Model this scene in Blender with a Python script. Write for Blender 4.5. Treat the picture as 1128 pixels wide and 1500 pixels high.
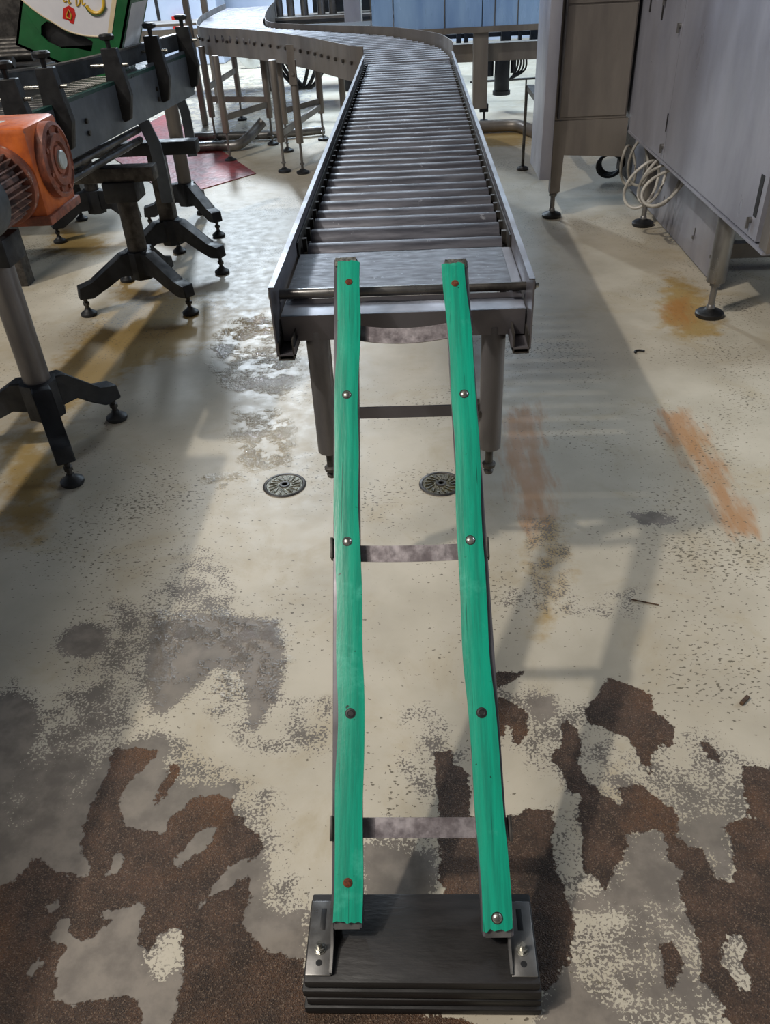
import bpy, bmesh, math, random
import numpy as np
from mathutils import Vector, Matrix, noise as mnoise
random.seed(7)
scene = bpy.context.scene
for o in list(bpy.data.objects): bpy.data.objects.remove(o)

# ------------------------------------------------------------------ camera
F_PX, CX, CY, H = 1160., 564., 750., 1.6
def _n(v): v = np.array(v, float); return v/np.linalg.norm(v)
_down = _n([655-CX, 2350-CY, F_PX])
_y = np.array([603-CX, -98-CY, F_PX]); _y = _n(_y-_down*_y.dot(_down))
_x = np.cross(_y, -_down)
R = np.array([_x, _y, -_down])
cd = bpy.data.cameras.new('camera'); cam = bpy.data.objects.new('camera', cd); scene.collection.objects.link(cam)
cd.sensor_fit = 'VERTICAL'; cd.sensor_height = 24; cd.lens = 24*F_PX/1500; cd.clip_start = .02; cd.clip_end = 200
cam.matrix_world = Matrix([[R[0][0], -R[0][1], -R[0][2], 0], [R[1][0], -R[1][1], -R[1][2], 0], [R[2][0], -R[2][1], -R[2][2], H], [0, 0, 0, 1]])
scene.camera = cam
# ------------------------------------------------------------------ view, world, lights
vs = scene.view_settings; scene.display_settings.display_device = 'sRGB'
vs.view_transform = 'Standard'; vs.look = 'None'; vs.gamma = 1; vs.use_curve_mapping = False; vs.exposure = -0.2
w = bpy.data.worlds.new('world'); scene.world = w; w.use_nodes = True
w.node_tree.nodes['Background'].inputs[0].default_value = (.95, .93, .95, 1)
w.node_tree.nodes['Background'].inputs[1].default_value = .14
def area(name, loc, target, sx, sy, power, col):
    l = bpy.data.lights.new(name, 'AREA'); l.shape = 'RECTANGLE'; l.size = sx; l.size_y = sy; l.energy = power; l.color = col
    o = bpy.data.objects.new(name, l); scene.collection.objects.link(o); o.location = loc
    o.rotation_euler = (Vector(target)-Vector(loc)).to_track_quat('-Z', 'Y').to_euler(); return o
area('hall_lamp_key', (-7.25, -1.5, 11), (0, 2.6, 0), .55, .10, 960, (1, .95, .86))
area('hall_lamp_row_far', (-3.0, 13.6, 5.0), (-2.5, 11, 0), .4, 1.2, 640, (.80, .90, 1))
area('hall_lamp_row_middle', (.1, 9.6, 5.0), (-.5, 6, 0), .3, .5, 70, (.92, .96, 1))
area('daylight_fill_back', (-.6, 12.6, 4.8), (-.6, 12.4, 0), 6, 2.4, 620, (.62, .82, 1))  # added cool fill, stands in for daylight on the far floor
area('floor_fill_right', (4.8, 3.2, 2.6), (1.8, 3.6, 0), .8, 2.0, 130, (.75, .88, 1))  # added fill, brightens the floor under the right cabinet
area('soft_fill_near', (-3.6, -.5, 6.5), (.1, 1.6, 0), 2.4, 2.4, 290, (1, .93, .84))  # added soft fill, evens out shadows on the near floor

def at(px, py, z=0.):
    d = R@np.array([px-CX, py-CY, F_PX]); t = (z-H)/d[2]; return Vector((d[0]*t, d[1]*t, z))
def aty(px, py, Y):
    d = R@np.array([px-CX, py-CY, F_PX]); t = Y/d[1]; return Vector((d[0]*t, Y, H+d[2]*t))
def atx(px, py, X):
    d = R@np.array([px-CX, py-CY, F_PX]); t = X/d[0]; return Vector((X, d[1]*t, H+d[2]*t))

# ------------------------------------------------------------------ materials
def srgb(r, g, b):
    f = lambda c: (c/255/12.92) if c <= 10.3 else ((c/255+.055)/1.055)**2.4
    return (f(r), f(g), f(b), 1)
class NT:
    def __init__(s, name):
        s.m = bpy.data.materials.new(name); s.m.use_nodes = True; s.t = s.m.node_tree
        s.b = s.t.nodes['Principled BSDF']
    def n(s, typ, **k):
        nd = s.t.nodes.new(typ)
        for a, v in k.items():
            if a in ('i',):
                for kk, vv in v.items(): s.set(nd.inputs[kk], vv)
            else: setattr(nd, a, v)
        return nd
    def set(s, inp, v):
        if hasattr(v, 'is_output') or isinstance(v, bpy.types.NodeSocket): s.t.links.new(v, inp)
        else: inp.default_value = v
    def tex(s, scale=5, detail=4, rough=.55, vec=None, dist=0):
        nd = s.n('ShaderNodeTexNoise'); nd.inputs['Scale'].default_value = scale; nd.inputs['Detail'].default_value = detail
        nd.inputs['Roughness'].default_value = rough; nd.inputs['Distortion'].default_value = dist
        if vec is not None: s.t.links.new(vec, nd.inputs['Vector'])
        return nd.outputs['Fac']
    def coord(s, scale=(1, 1, 1), kind='Object'):
        tc = s.n('ShaderNodeTexCoord'); mp = s.n('ShaderNodeMapping'); mp.inputs['Scale'].default_value = scale
        s.t.links.new(tc.outputs[kind], mp.inputs['Vector']); return mp.outputs[0]
    def math(s, op, a, b=0., c=None, clamp=False):
        nd = s.n('ShaderNodeMath'); nd.operation = op; nd.use_clamp = clamp
        s.set(nd.inputs[0], a); s.set(nd.inputs[1], b)
        if c is not None: s.set(nd.inputs[2], c)
        return nd.outputs[0]
    def ramp(s, fac, lo, hi):
        nd = s.n('ShaderNodeMapRange'); nd.interpolation_type = 'SMOOTHSTEP'
        s.set(nd.inputs['Value'], fac); nd.inputs['From Min'].default_value = lo; nd.inputs['From Max'].default_value = hi
        return nd.outputs[0]
    def mapr(s, fac, a, b, c, d):
        nd = s.n('ShaderNodeMapRange'); s.set(nd.inputs['Value'], fac)
        for k, v in zip(('From Min', 'From Max', 'To Min', 'To Max'), (a, b, c, d)): nd.inputs[k].default_value = v
        return nd.outputs[0]
    def mix(s, fac, a, b):
        nd = s.n('ShaderNodeMix'); nd.data_type = 'RGBA'
        s.set(nd.inputs[0], fac); s.set(nd.inputs[6], a); s.set(nd.inputs[7], b); return nd.outputs[2]
    def bump(s, h, strength=.3, dist=.01):
        nd = s.n('ShaderNodeBump'); nd.inputs['Strength'].default_value = strength; nd.inputs['Distance'].default_value = dist
        s.set(nd.inputs['Height'], h); s.t.links.new(nd.outputs[0], s.b.inputs['Normal'])
def mat(name, c1, c2=None, rough=.5, metal=0., scale=8, stretch=(1, 1, 1), bump=.1, bscale=None, rvar=.12, spots=None, spec=.5, coat=0):
    """two tone noisy surface, optional third colour in spots"""
    t = NT(name); v = t.coord(stretch)
    f = t.tex(scale, 6, .62, v)
    col = t.mix(t.ramp(f, .34, .66), c1, c2 or tuple(x*.8 for x in c1[:3])+(1,))
    if spots:
        f2 = t.tex(spots[1], 5, .7, t.coord()); col = t.mix(t.ramp(f2, spots[2], spots[2]+.07), col, spots[0])
    t.set(t.b.inputs['Base Color'], col); t.b.inputs['Metallic'].default_value = metal
    fr = t.tex(scale*2.3, 4, .6, v)
    t.set(t.b.inputs['Roughness'], t.mapr(fr, .3, .7, rough-rvar, rough+rvar))
    t.b.inputs['Specular IOR Level'].default_value = spec; t.b.inputs['Coat Weight'].default_value = coat
    if bump: t.bump(t.tex(bscale or scale*6, 4, .6, v), bump, .004)
    return t.m
M = {}
M['rail'] = mat('stainless_rail', srgb(112, 109, 114), srgb(94, 91, 96), .45, .6, 3, (1, 1, 1), .03)
M['roller'] = mat('worn_roller_steel', srgb(98, 98, 106), srgb(64, 64, 72), .55, .35, 5, (1.0, 7, 7), .06, spots=(srgb(140, 142, 149), 26, .64))
M['plate'] = mat('worn_plate_steel', srgb(84, 84, 91), srgb(66, 66, 73), .55, .4, 9, (1, 3, 1), .05, spots=(srgb(118, 120, 127), 40, .62))
M['steel'] = mat('brushed_steel', srgb(138, 136, 134), srgb(104, 102, 100), .36, .75, 8, (1, 1, .3), .04)
M['darksteel'] = mat('dirty_steel', srgb(86, 82, 78), srgb(54, 51, 49), .5, .6, 18, (1, 1, 1), .1)
M['bar'] = mat('flat_bar_steel', srgb(176, 168, 171), srgb(112, 104, 107), .42, .6, 22, (1, 1, 1), .06)
M['legtube'] = mat('painted_leg_tube', srgb(120, 117, 118), srgb(98, 95, 96), .42, .5, 8, (1, 1, .3), .04)
M['brownsteel'] = mat('dull_stainless_sheet', srgb(134, 127, 120), srgb(108, 102, 98), .45, .5, 3, (1, 1, .25), .03)
M['bluesheet'] = mat('cabinet_sheet', srgb(158, 158, 168), srgb(138, 138, 149), .38, .35, 2.2, (1, 1, .45), .02, spots=(srgb(172, 177, 184), 5, .70))
M['black'] = mat('black_plastic', srgb(26, 26, 28), srgb(14, 14, 16), .5, 0, 14, bump=.08)
M['castblack'] = mat('black_foot_casting', srgb(36, 38, 43), srgb(22, 23, 27), .55, .1, 10, bump=.15, spots=(srgb(70, 66, 60), 16, .68))
M['rubber'] = mat('black_rubber', srgb(34, 31, 31), srgb(20, 19, 19), .6, 0, 5, (1, 4, 9), .25, spots=(srgb(112, 106, 100), 120, .74))
M['greysheet'] = mat('grey_side_plate', srgb(112, 120, 130), srgb(92, 99, 108), .42, .35, 4, bump=.03)
M['orange'] = mat('orange_paint', srgb(196, 98, 34), srgb(150, 66, 26), .5, 0, 9, bump=.18, spots=(srgb(124, 74, 56), 10, .58))
M['orangedust'] = mat('dusty_orange_paint', srgb(150, 84, 60), srgb(96, 54, 42), .6, 0, 16, bump=.2, spots=(srgb(168, 140, 126), 20, .62))
M['fan'] = mat('grey_fan_cowl', srgb(80, 84, 88), srgb(58, 60, 62), .5, .3, 9)
M['cap'] = mat('pale_shaft_cap', srgb(196, 200, 196), srgb(160, 164, 160), .4, .2, 9)
M['cable'] = mat('white_cable', srgb(196, 192, 184), srgb(160, 156, 150), .45, 0, 12, bump=0)
M['crate'] = mat('green_crate_plastic', srgb(24, 96, 50), srgb(16, 74, 38), .4, 0, 4, bump=.03)
M['label'] = mat('cream_label', srgb(214, 212, 214), srgb(198, 196, 200), .4, 0, 3, bump=0)
M['gold'] = mat('gold_print', srgb(206, 170, 50), srgb(180, 140, 34), .4, 0, 8, bump=0)
M['red'] = mat('red_print', srgb(200, 40, 30), srgb(170, 26, 22), .4, 0, 8, bump=0)
M['greenprint'] = mat('dark_green_print', srgb(60, 90, 50), srgb(40, 66, 34), .4, 0, 8, bump=0)
M['tan'] = mat('tan_print', srgb(206, 190, 160), srgb(190, 172, 140), .4, 0, 8, bump=0)
M['teal'] = mat('teal_belt_guide', srgb(38, 76, 70), srgb(28, 54, 52), .35, 0, 5, bump=.05)
M['blue'] = mat('blue_tinted_panel', srgb(150, 184, 226), srgb(116, 150, 200), .3, .1, 2.4, (1, 1, .2), .02)
M['wall'] = mat('pale_wall_panel', srgb(176, 186, 204), srgb(160, 170, 192), .5, 0, 1.2, bump=.02)
M['ceiling'] = mat('ceiling_sheet', srgb(120, 122, 126), srgb(100, 102, 106), .7, 0, 1, bump=0)
M['wood'] = mat('brown_chip', srgb(96, 70, 48), srgb(60, 44, 32), .8, 0, 60, bump=.4)
M['white'] = mat('white_plastic', srgb(210, 214, 214), srgb(186, 190, 192), .4, 0, 5, bump=0)
M['rust'] = mat('rusty_screw', srgb(128, 64, 34), srgb(74, 40, 26), .8, .2, 200, bump=.4)
M['zinc'] = mat('zinc_screw', srgb(190, 188, 180), srgb(120, 118, 112), .3, .85, 60, bump=0)
# green wear strip
t = NT('green_wear_strip'); v = t.coord((30, 1.4, 1.4)); f = t.tex(3, 6, .65, v)
col = t.mix(t.ramp(f, .36, .68), srgb(6, 158, 128), srgb(12, 132, 108))
f2 = t.tex(5, 6, .7, t.coord((1, 1, 1))); col = t.mix(t.ramp(f2, .56, .70), col, srgb(60, 172, 146))
sc = t.tex(4, 2, .4, t.coord((60, 1.0, 1.0))); col = t.mix(t.math('MULTIPLY', t.ramp(sc, .70, .73), .8), col, srgb(12, 76, 62))
fs = t.tex(60, 3, .5, t.coord()); col = t.mix(t.ramp(fs, .70, .76), col, srgb(10, 60, 50))
t.set(t.b.inputs['Base Color'], col); t.b.inputs['Roughness'].default_value = .36; t.bump(t.math('ADD', t.tex(3, 5, .6, t.coord((12, 1, 1))), f2), .35, .003)
M['strip'] = t.m
# red tread mat
t = NT('red_tread_plate'); vo = t.n('ShaderNodeTexVoronoi'); vo.inputs['Scale'].default_value = 26
t.set(vo.inputs['Vector'], t.coord((1, 1, 0)))
fm = t.tex(5, 5, .6, t.coord())
t.set(t.b.inputs['Base Color'], t.mix(t.ramp(fm, .35, .7), srgb(150, 58, 58), srgb(98, 44, 46))); t.b.inputs['Roughness'].default_value = .45
t.bump(vo.outputs['Distance'], .5, .006); M['redmat'] = t.m

# ------------------------------------------------------------------ mesh helpers
C = scene.collection
class MB:
    def __init__(s): s.b = bmesh.new()
    def box(s, c, size, rot=None, bev=0.):
        t = bmesh.new(); bmesh.ops.create_cube(t, size=1)
        for v in t.verts: v.co = Vector((v.co.x*size[0], v.co.y*size[1], v.co.z*size[2]))
        if bev: bmesh.ops.bevel(t, geom=t.edges[:], offset=bev, segments=2, profile=.5, affect='EDGES')
        mt = Matrix.Translation(Vector(c)) @ (rot.to_4x4() if rot else Matrix.Identity(4))
        bmesh.ops.transform(t, matrix=mt, verts=t.verts[:]); s.merge(t); return s
    def span(s, a, b, bev=0.):
        a = Vector(a); b = Vector(b)
        return s.box((a+b)/2, [abs(q) for q in (b-a)], None, bev)
    def merge(s, t):
        me = bpy.data.meshes.new('tmp'); t.to_mesh(me); t.free(); s.b.from_mesh(me); bpy.data.meshes.remove(me)
    def cyl(s, a, b, r, r2=None, seg=24, bev=0.):
        a = Vector(a); b = Vector(b); d = b-a; t = bmesh.new()
        bmesh.ops.create_cone(t, cap_ends=True, cap_tris=False, segments=seg, radius1=r, radius2=r if r2 is None else r2, depth=d.length)
        if bev:
            es = [e for e in t.edges if len(e.link_faces) == 2 and any(len(f.verts) > 4 for f in e.link_faces)]
            bmesh.ops.bevel(t, geom=es, offset=bev, segments=2, profile=.5, affect='EDGES')
        q = Vector((0, 0, 1)).rotation_difference(d.normalized()).to_matrix().to_4x4()
        bmesh.ops.transform(t, matrix=Matrix.Translation((a+b)/2) @ q, verts=t.verts[:]); s.merge(t); return s
    def bar(s, a, b, wx, wz, up=(0, 0, 1), bev=0.):
        a = Vector(a); b = Vector(b); y = (b-a).normalized(); x = y.cross(Vector(up)).normalized(); z = x.cross(y)
        m = Matrix((x, y, z)).transposed()
        return s.box((a+b)/2, (wx, (b-a).length, wz), m, bev)
    def tube(s, pts, r, seg=10, closed=False):
        pts = [Vector(p) for p in pts]; n = len(pts); rings = []
        prev = None
        for i, p in enumerate(pts):
            d = ((pts[(i+1) % n]-pts[i-1]) if closed else (pts[min(i+1, n-1)]-pts[max(i-1, 0)])).normalized()
            if prev is None: u = d.orthogonal().normalized()
            else: u = (prev-d*prev.dot(d)).normalized()
            prev = u; vv = d.cross(u)
            rings.append([s.b.verts.new(p+(u*math.cos(2*math.pi*k/seg)+vv*math.sin(2*math.pi*k/seg))*r) for k in range(seg)])
        for i in range(n if closed else n-1):
            A, B = rings[i], rings[(i+1) % n]
            for k in range(seg): s.b.faces.new((A[k], A[(k+1) % seg], B[(k+1) % seg], B[k]))
        if not closed: s.b.faces.new(rings[0][::-1]); s.b.faces.new(rings[-1])
        return s
    def prism(s, poly, d):
        """poly: list of 3D points (planar); d: extrusion vector"""
        d = Vector(d); A = [s.b.verts.new(Vector(p)) for p in poly]; B = [s.b.verts.new(Vector(p)+d) for p in poly]
        n = len(poly); s.b.faces.new(A); s.b.faces.new(B[::-1])
        for i in range(n): s.b.faces.new((A[i], B[i], B[(i+1) % n], A[(i+1) % n]))
        return s
    def lathe(s, prof, c, axis=(0, 0, 1), seg=28):
        c = Vector(c); q = Vector((0, 0, 1)).rotation_difference(Vector(axis).normalized())
        rings = [[s.b.verts.new(c+q@Vector((r*math.cos(2*math.pi*k/seg), r*math.sin(2*math.pi*k/seg), z))) for k in range(seg)] for r, z in prof]
        for A, B in zip(rings, rings[1:]):
            for k in range(seg): s.b.faces.new((A[k], A[(k+1) % seg], B[(k+1) % seg], B[k]))
        s.b.faces.new(rings[0][::-1]); s.b.faces.new(rings[-1]); return s
    def ribbon(s, pts, zb, zt, th):
        """vertical plate following a plan polyline"""
        pts = [Vector((p[0], p[1], 0)) for p in pts]; n = len(pts); L = []
        for i, p in enumerate(pts):
            d = (pts[min(i+1, n-1)]-pts[max(i-1, 0)]).normalized(); nn = Vector((-d.y, d.x, 0))*th/2
            L.append([s.b.verts.new(Vector((q.x, q.y, z))) for q, z in ((p-nn, zb), (p+nn, zb), (p+nn, zt), (p-nn, zt))])
        for A, B in zip(L, L[1:]):
            for k in range(4): s.b.faces.new((A[k], A[(k+1) % 4], B[(k+1) % 4], B[k]))
        s.b.faces.new(L[0][::-1]); s.b.faces.new(L[-1]); return s
    def build(s, name, m, parent=None, smooth=True, origin=None):
        bmesh.ops.recalc_face_normals(s.b, faces=s.b.faces[:])
        me = bpy.data.meshes.new(name); s.b.to_mesh(me); s.b.free()
        o = bpy.data.objects.new(name, me); C.objects.link(o); me.materials.append(M[m] if isinstance(m, str) else m)
        if parent is not None: o.parent = parent; o.matrix_parent_inverse = pinv(parent)
        if smooth:
            me.shade_smooth()
            me.set_sharp_from_angle(angle=math.radians(38))
        return o
def pinv(p):
    return Matrix.Identity(4) if p.parent is not None else Matrix.Translation(p.location).inverted()
def tag(o, label=None, cat=None, group=None, kind=None):
    for k, v in (('label', label), ('category', cat), ('group', group), ('kind', kind)):
        if v: o[k] = v
    return o
def thing(name, label, cat, loc=(0, 0, 0), group=None):
    o = bpy.data.objects.new(name, None); C.objects.link(o); o.location = loc; o.empty_display_size = .1
    return tag(o, label, cat, group)
def child_of(o, parent):
    o.parent = parent; o.matrix_parent_inverse = pinv(parent); return o
def lerp(a, b, t): return a+(b-a)*t
def smooth_path(pts, n=6):
    pts = [Vector(p) for p in pts]; out = []
    for i in range(len(pts)-1):
        p0, p1, p2, p3 = pts[max(i-1, 0)], pts[i], pts[i+1], pts[min(i+2, len(pts)-1)]
        for k in range(n):
            t = k/n
            out.append(.5*((2*p1)+(p2-p0)*t+(2*p0-5*p1+4*p2-p3)*t*t+(3*p1-p0-3*p2+p3)*t**3))
    out.append(pts[-1]); return out

# ------------------------------------------------------------------ floor with worn paint
def full(pts, s=1., ox=0, oy=0):
    return [tuple(at(ox+x/s, oy+y/s)[:2]) for x, y in pts]
LC = lambda p: full(p, 2.35, 0, 900)       # outlines read off in enlarged views, laid down on the floor plane
RC = lambda p: full(p, 2.311, 640, 900)
MC = lambda p: full(p, 2.311, 640, 450)
brown = [
 full([(400,1470),(600,1480),(700,1500),(690,1600),(400,1600)]),
 LC([(385,460),(540,465),(545,490),(500,520),(450,570),(415,620),(415,715),(440,730),(520,745),(560,760),(590,700),(650,650),(655,630),(700,630),(760,615),(800,640),(800,680),(850,720),(900,770),(905,800),(870,850),(830,840),(780,870),(740,920),(700,985),(640,1090),(575,1080),(500,1165),(480,1130),(480,1060),(500,1000),(470,985),(400,1020),(330,1030),(380,1060),(300,1120),(240,1110),(235,1020),(200,1070),(160,1120),(200,1130),(235,1140),(195,1200),(190,1330),(260,1345),(440,1310),(490,1350),(495,1410),(480,1600),(0,1600),(-300,1500),(-300,1050),(0,940),(80,890),(110,845),(160,850),(170,880),(230,900),(300,900),(310,860),(280,820),(280,760),(300,690),(340,600),(380,520)]),
 LC([(590,515),(620,515),(610,560),(580,610),(545,650),(532,640),(555,590)]),
 LC([(700,1000),(850,895),(860,960),(840,1080),(900,1150),(1050,1190),(1050,1600),(520,1600),(590,1400),(640,1200),(620,1100)]),
 RC([(585,210),(640,235),(725,270),(735,330),(790,360),(805,410),(800,440),(740,450),(715,500),(735,570),(690,500),(650,420),(580,390),(520,370),(500,330),(540,270)]),
 RC([(440,355),(475,390),(490,440),(480,500),(500,560),(560,610),(640,660),(610,590),(680,575),(720,600),(760,640),(810,660),(820,690),(800,720),(830,770),(900,800),(920,840),(940,890),(1000,910),(1010,850),(1000,780),(970,720),(1030,690),(1250,690),(1250,1600),(990,1387),(960,1300),(890,1240),(895,1180),(880,1080),(840,1000),(820,920),(830,870),(780,830),(770,740),(740,730),(650,740),(640,800),(610,850),(570,935),(550,900),(500,870),(490,800),(500,760),(475,700),(490,620),(440,590),(430,540),(385,500),(400,460),(430,440),(420,380)]),
 RC([(1040,505),(1250,550),(1250,720),(1060,690),(1050,640),(1030,560)]),
 RC([(200,280),(270,300),(310,340),(305,420),(270,440),(235,420),(200,400)]),
 RC([(190,200),(300,195),(255,225),(215,250),(190,240)]),
 RC([(250,690),(300,655),(395,660),(400,720),(385,790),(420,900),(460,1010),(460,1150),(400,1230),(360,1290),(200,1290),(40,960),(10,900),(5,800),(0,600),(-5,470),(45,450),(60,510),(110,540),(110,690)]),
 RC([(760,1110),(800,1110),(830,1170),(820,1250),(790,1275),(765,1230)]),
 RC([(890,430),(920,425),(960,480),(950,510),(910,480)]),
]
brown_not = [
 LC([(605,885),(610,830),(690,740),(745,730),(740,770),(650,850)]),
 LC([(370,900),(380,850),(410,800),(430,850),(410,880)]),
 LC([(90,1240),(120,1190),(150,1200),(130,1235)]),
 LC([(155,1000),(200,985),(210,1010),(170,1030)]),
 RC([(975,1090),(1020,1080),(1045,1100),(1035,1170),(1070,1280),(1040,1280),(1000,1220),(960,1190)]),
 RC([(235,370),(255,380),(250,430),(230,440)]),
]
grey = [
 LC([(-300,250),(0,270),(60,260),(130,300),(150,400),(100,500),(30,640),(60,730),(150,710),(240,650),(330,520),(400,450),(560,400),(600,440),(570,520),(640,580),(820,570),(830,600),(800,650),(900,760),(930,850),(920,1000),(1000,1020),(1060,1000),(1060,1600),(-300,1600)]),
 LC([(520,-20),(560,20),(700,-10),(960,20),(985,150),(960,290),(880,400),(840,400),(850,310),(820,200),(740,190),(680,250),(560,350),(520,340),(490,200)]),
 LC([(185,110),(230,50),(300,25),(380,50),(375,130),(300,152),(220,145)]),
 RC([(430,950),(560,930),(620,870),(650,740),(740,730),(780,830),(830,870),(810,920),(730,960),(700,1020),(560,1000),(470,1010),(430,1060)]),
 RC([(800,720),(870,680),(1010,650),(1060,650),(980,750),(1000,800),(1010,900),(930,890),(920,820)]),
 RC([(300,260),(400,280),(420,340),(350,370),(300,330)]),
 RC([(360,1240),(460,1170),(520,1260),(640,1350),(700,1600),(300,1600)]),
 full([(530,1235),(570,1230),(600,1245),(640,1240),(640,1330),(530,1330)]),
 full([(920,752),(955,748),(990,758),(985,768),(940,770)]),
]
speck = [
 LC([(-300,150),(60,240),(180,300),(260,200),(400,-60),(560,-60),(640,20),(560,200),(520,400),(640,450),(820,560),(960,640),(1000,760),(980,900),(1100,980),(1100,1600),(-300,1600)]),
 full([(270,800),(330,815),(345,900),(300,960),(215,960),(210,900)]),
 LC([(420,-60),(560,-40),(540,60),(500,330),(400,180)]),
 LC([(740,200),(830,200),(850,310),(870,420),(960,430),(960,300),(1128,300),(1128,480),(880,470),(700,300)]),
 RC([(190,230),(330,240),(430,300),(500,310),(520,370),(640,400),(700,480),(740,450),(900,400),(960,430),(1030,500),(1128,520),(1128,700),(1128,1600),(380,1600),(460,1150),(430,900),(400,780),(300,440),(200,460)]),
 full([(600,1010),(650,1060),(690,1100),(690,1190),(640,1190),(590,1120)]),
 full([(540,1200),(640,1200),(640,1330),(540,1330)]),
 MC([(300,700),(420,700),(440,800),(430,940),(520,980),(700,960),(680,1040),(520,1040),(220,1000),(340,900)]),
]
clean = [RC([(250,520),(430,540),(440,590),(480,620),(470,700),(400,680),(390,650),(300,650),(250,680)]), LC([(510,1170),(600,1090),(635,1110),(630,1200),(560,1255),(510,1200)]),
 RC([(470,1010),(560,1000),(700,1030),(780,1080),(700,1110),(500,1120)]), RC([(400,740),(480,740),(490,800),(480,830),(400,810)]), brown_not[4]]
rust = [MC([(220,370),(330,350),(340,480),(410,600),(400,700),(330,790),(280,740),(250,600),(210,480)]),
 MC([(740,350),(850,345),(900,420),(950,500),(1010,600),(1110,780),(1000,780),(930,660),(850,520),(760,430)]),
 full([(965,448),(1010,430),(1020,470),(1000,482),(975,470)]), full([(745,600),(790,590),(800,650),(760,690),(735,660)])]
yellow = [full([(180,440),(330,440),(420,480),(330,500),(200,540),(60,640),(20,600),(110,500)]), full([(975,395),(1040,430),(1060,490),(1000,500),(960,470)]), full([(130,470),(190,430),(300,430),(320,470),(280,500),(190,520),(140,500)]), full([(0,640),(60,620),(90,690),(60,800),(0,780)]),
 full([(160,400),(240,390),(250,430),(170,440)]), full([(80,330),(160,350),(150,375),(70,370)]), full([(700,195),(780,190),(770,215),(700,215)]), full([(985,425),(1040,470),(1000,480),(960,455)]), MC([(330,700),(440,700),(420,1000),(360,1100),(330,900)])]
wet = [full([(335,470),(400,455),(440,490),(436,560),(420,585),(370,580),(320,560),(300,520)]), full([(345,600),(400,600),(430,620),(425,680),(370,690),(330,660)]), full([(300,700),(355,690),(352,716),(300,718)]),
 LC([(520,-20),(960,20),(985,150),(880,400),(740,190),(560,350)]), LC([(690,190),(800,180),(840,300),(760,320)]), full([(190,130),(470,95),(440,200),(250,240)])]
ax = lambda a, b, s: list(np.arange(a, b, s))
xs = np.array([-10, -8, -7, -6, -5, -4.2, -3.6, -3.1]+ax(-2.7, -1.5, .05)+ax(-1.5, -1., .02)+ax(-1., 1.1, .0115)+ax(1.1, 1.8, .03)+[1.8, 2., 2.3, 2.7, 3.2, 4, 5, 6, 7, 8.5, 10])
ys = np.array([-4, -2.5, -1.5, -.6, 0, .3]+ax(.48, 1.9, .0095)+ax(1.9, 3.2, .016)+ax(3.2, 6, .05)+ax(6, 9, .15)+[9, 10, 11, 12, 13, 14, 15, 16, 17])
GX, GY = np.meshgrid(xs, ys)
def sdf(poly):
    p = np.array(poly); n = len(p); d = np.full(GX.shape, 1e9); ins = np.zeros(GX.shape, bool)
    for i in range(n):
        a = p[i]; b = p[(i+1) % n]; e = b-a
        wx = GX-a[0]; wy = GY-a[1]; tt = np.clip((wx*e[0]+wy*e[1])/(e@e+1e-12), 0, 1)
        d = np.minimum(d, np.hypot(wx-tt*e[0], wy-tt*e[1]))
        if a[1] != b[1]:
            c = ((a[1] > GY) != (b[1] > GY)) & (GX < (b[0]-a[0])*(GY-a[1])/(b[1]-a[1])+a[0]); ins ^= c
    return np.where(ins, d, -d)      # positive inside
def layer(pos, neg=()):
    r = np.full(GX.shape, -1e9)
    for q in pos: r = np.maximum(r, sdf(q))
    for q in neg: r = np.minimum(r, -sdf(q))
    return np.clip(r, -.3, .3)
layers = dict(brown=layer(brown, brown_not), grey=layer(grey, clean), speck=layer(speck, clean[:2]), rust=layer(rust), yellow=layer(yellow), wet=layer(wet))
nx, ny = len(xs), len(ys)
me = bpy.data.meshes.new('floor')
idx = np.arange(nx*ny).reshape(ny, nx)
faces = np.stack([idx[:-1, :-1], idx[:-1, 1:], idx[1:, 1:], idx[1:, :-1]], -1).reshape(-1, 4)
me.from_pydata(np.stack([GX.ravel(), GY.ravel(), np.zeros(nx*ny)], -1).tolist(), [], faces.tolist())
for k, a in layers.items():
    at_ = me.attributes.new(k, 'FLOAT', 'POINT'); at_.data.foreach_set('value', a.ravel().astype(np.float32))
floor = bpy.data.objects.new('floor', me); C.objects.link(floor); floor['kind'] = 'structure'
t = NT('worn_floor_paint'); v = t.coord()
def A(n): a = t.n('ShaderNodeAttribute'); a.attribute_name = n; return a.outputs['Fac']
def cen(f, k): return t.math('MULTIPLY', t.math('SUBTRACT', f, .5), k)
nbig = t.tex(2.2, 5, .6, v); nmid = t.tex(14, 5, .6, v); nsp = t.tex(150, 3, .6, v); nfine = t.tex(260, 3, .6, v); nedge = t.tex(38, 5, .65, v)
paint = t.mix(t.ramp(nbig, .35, .65), srgb(184, 175, 158), srgb(168, 159, 142))
paint = t.mix(t.math('MULTIPLY', t.ramp(t.tex(3.1, 6, .68, v, .6), .48, .72), .55), paint, srgb(158, 142, 112))
paint = t.mix(t.math('MULTIPLY', t.ramp(t.math('ADD', A('yellow'), cen(nmid, .3)), -.05, .09), .85), paint, srgb(152, 122, 58))
rs = t.tex(9, 4, .6, t.coord((3, .6, 1)))
paint = t.mix(t.math('MULTIPLY', t.ramp(t.math('ADD', A('rust'), cen(rs, .22)), -.035, .07), .72), paint, srgb(158, 104, 46))
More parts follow.
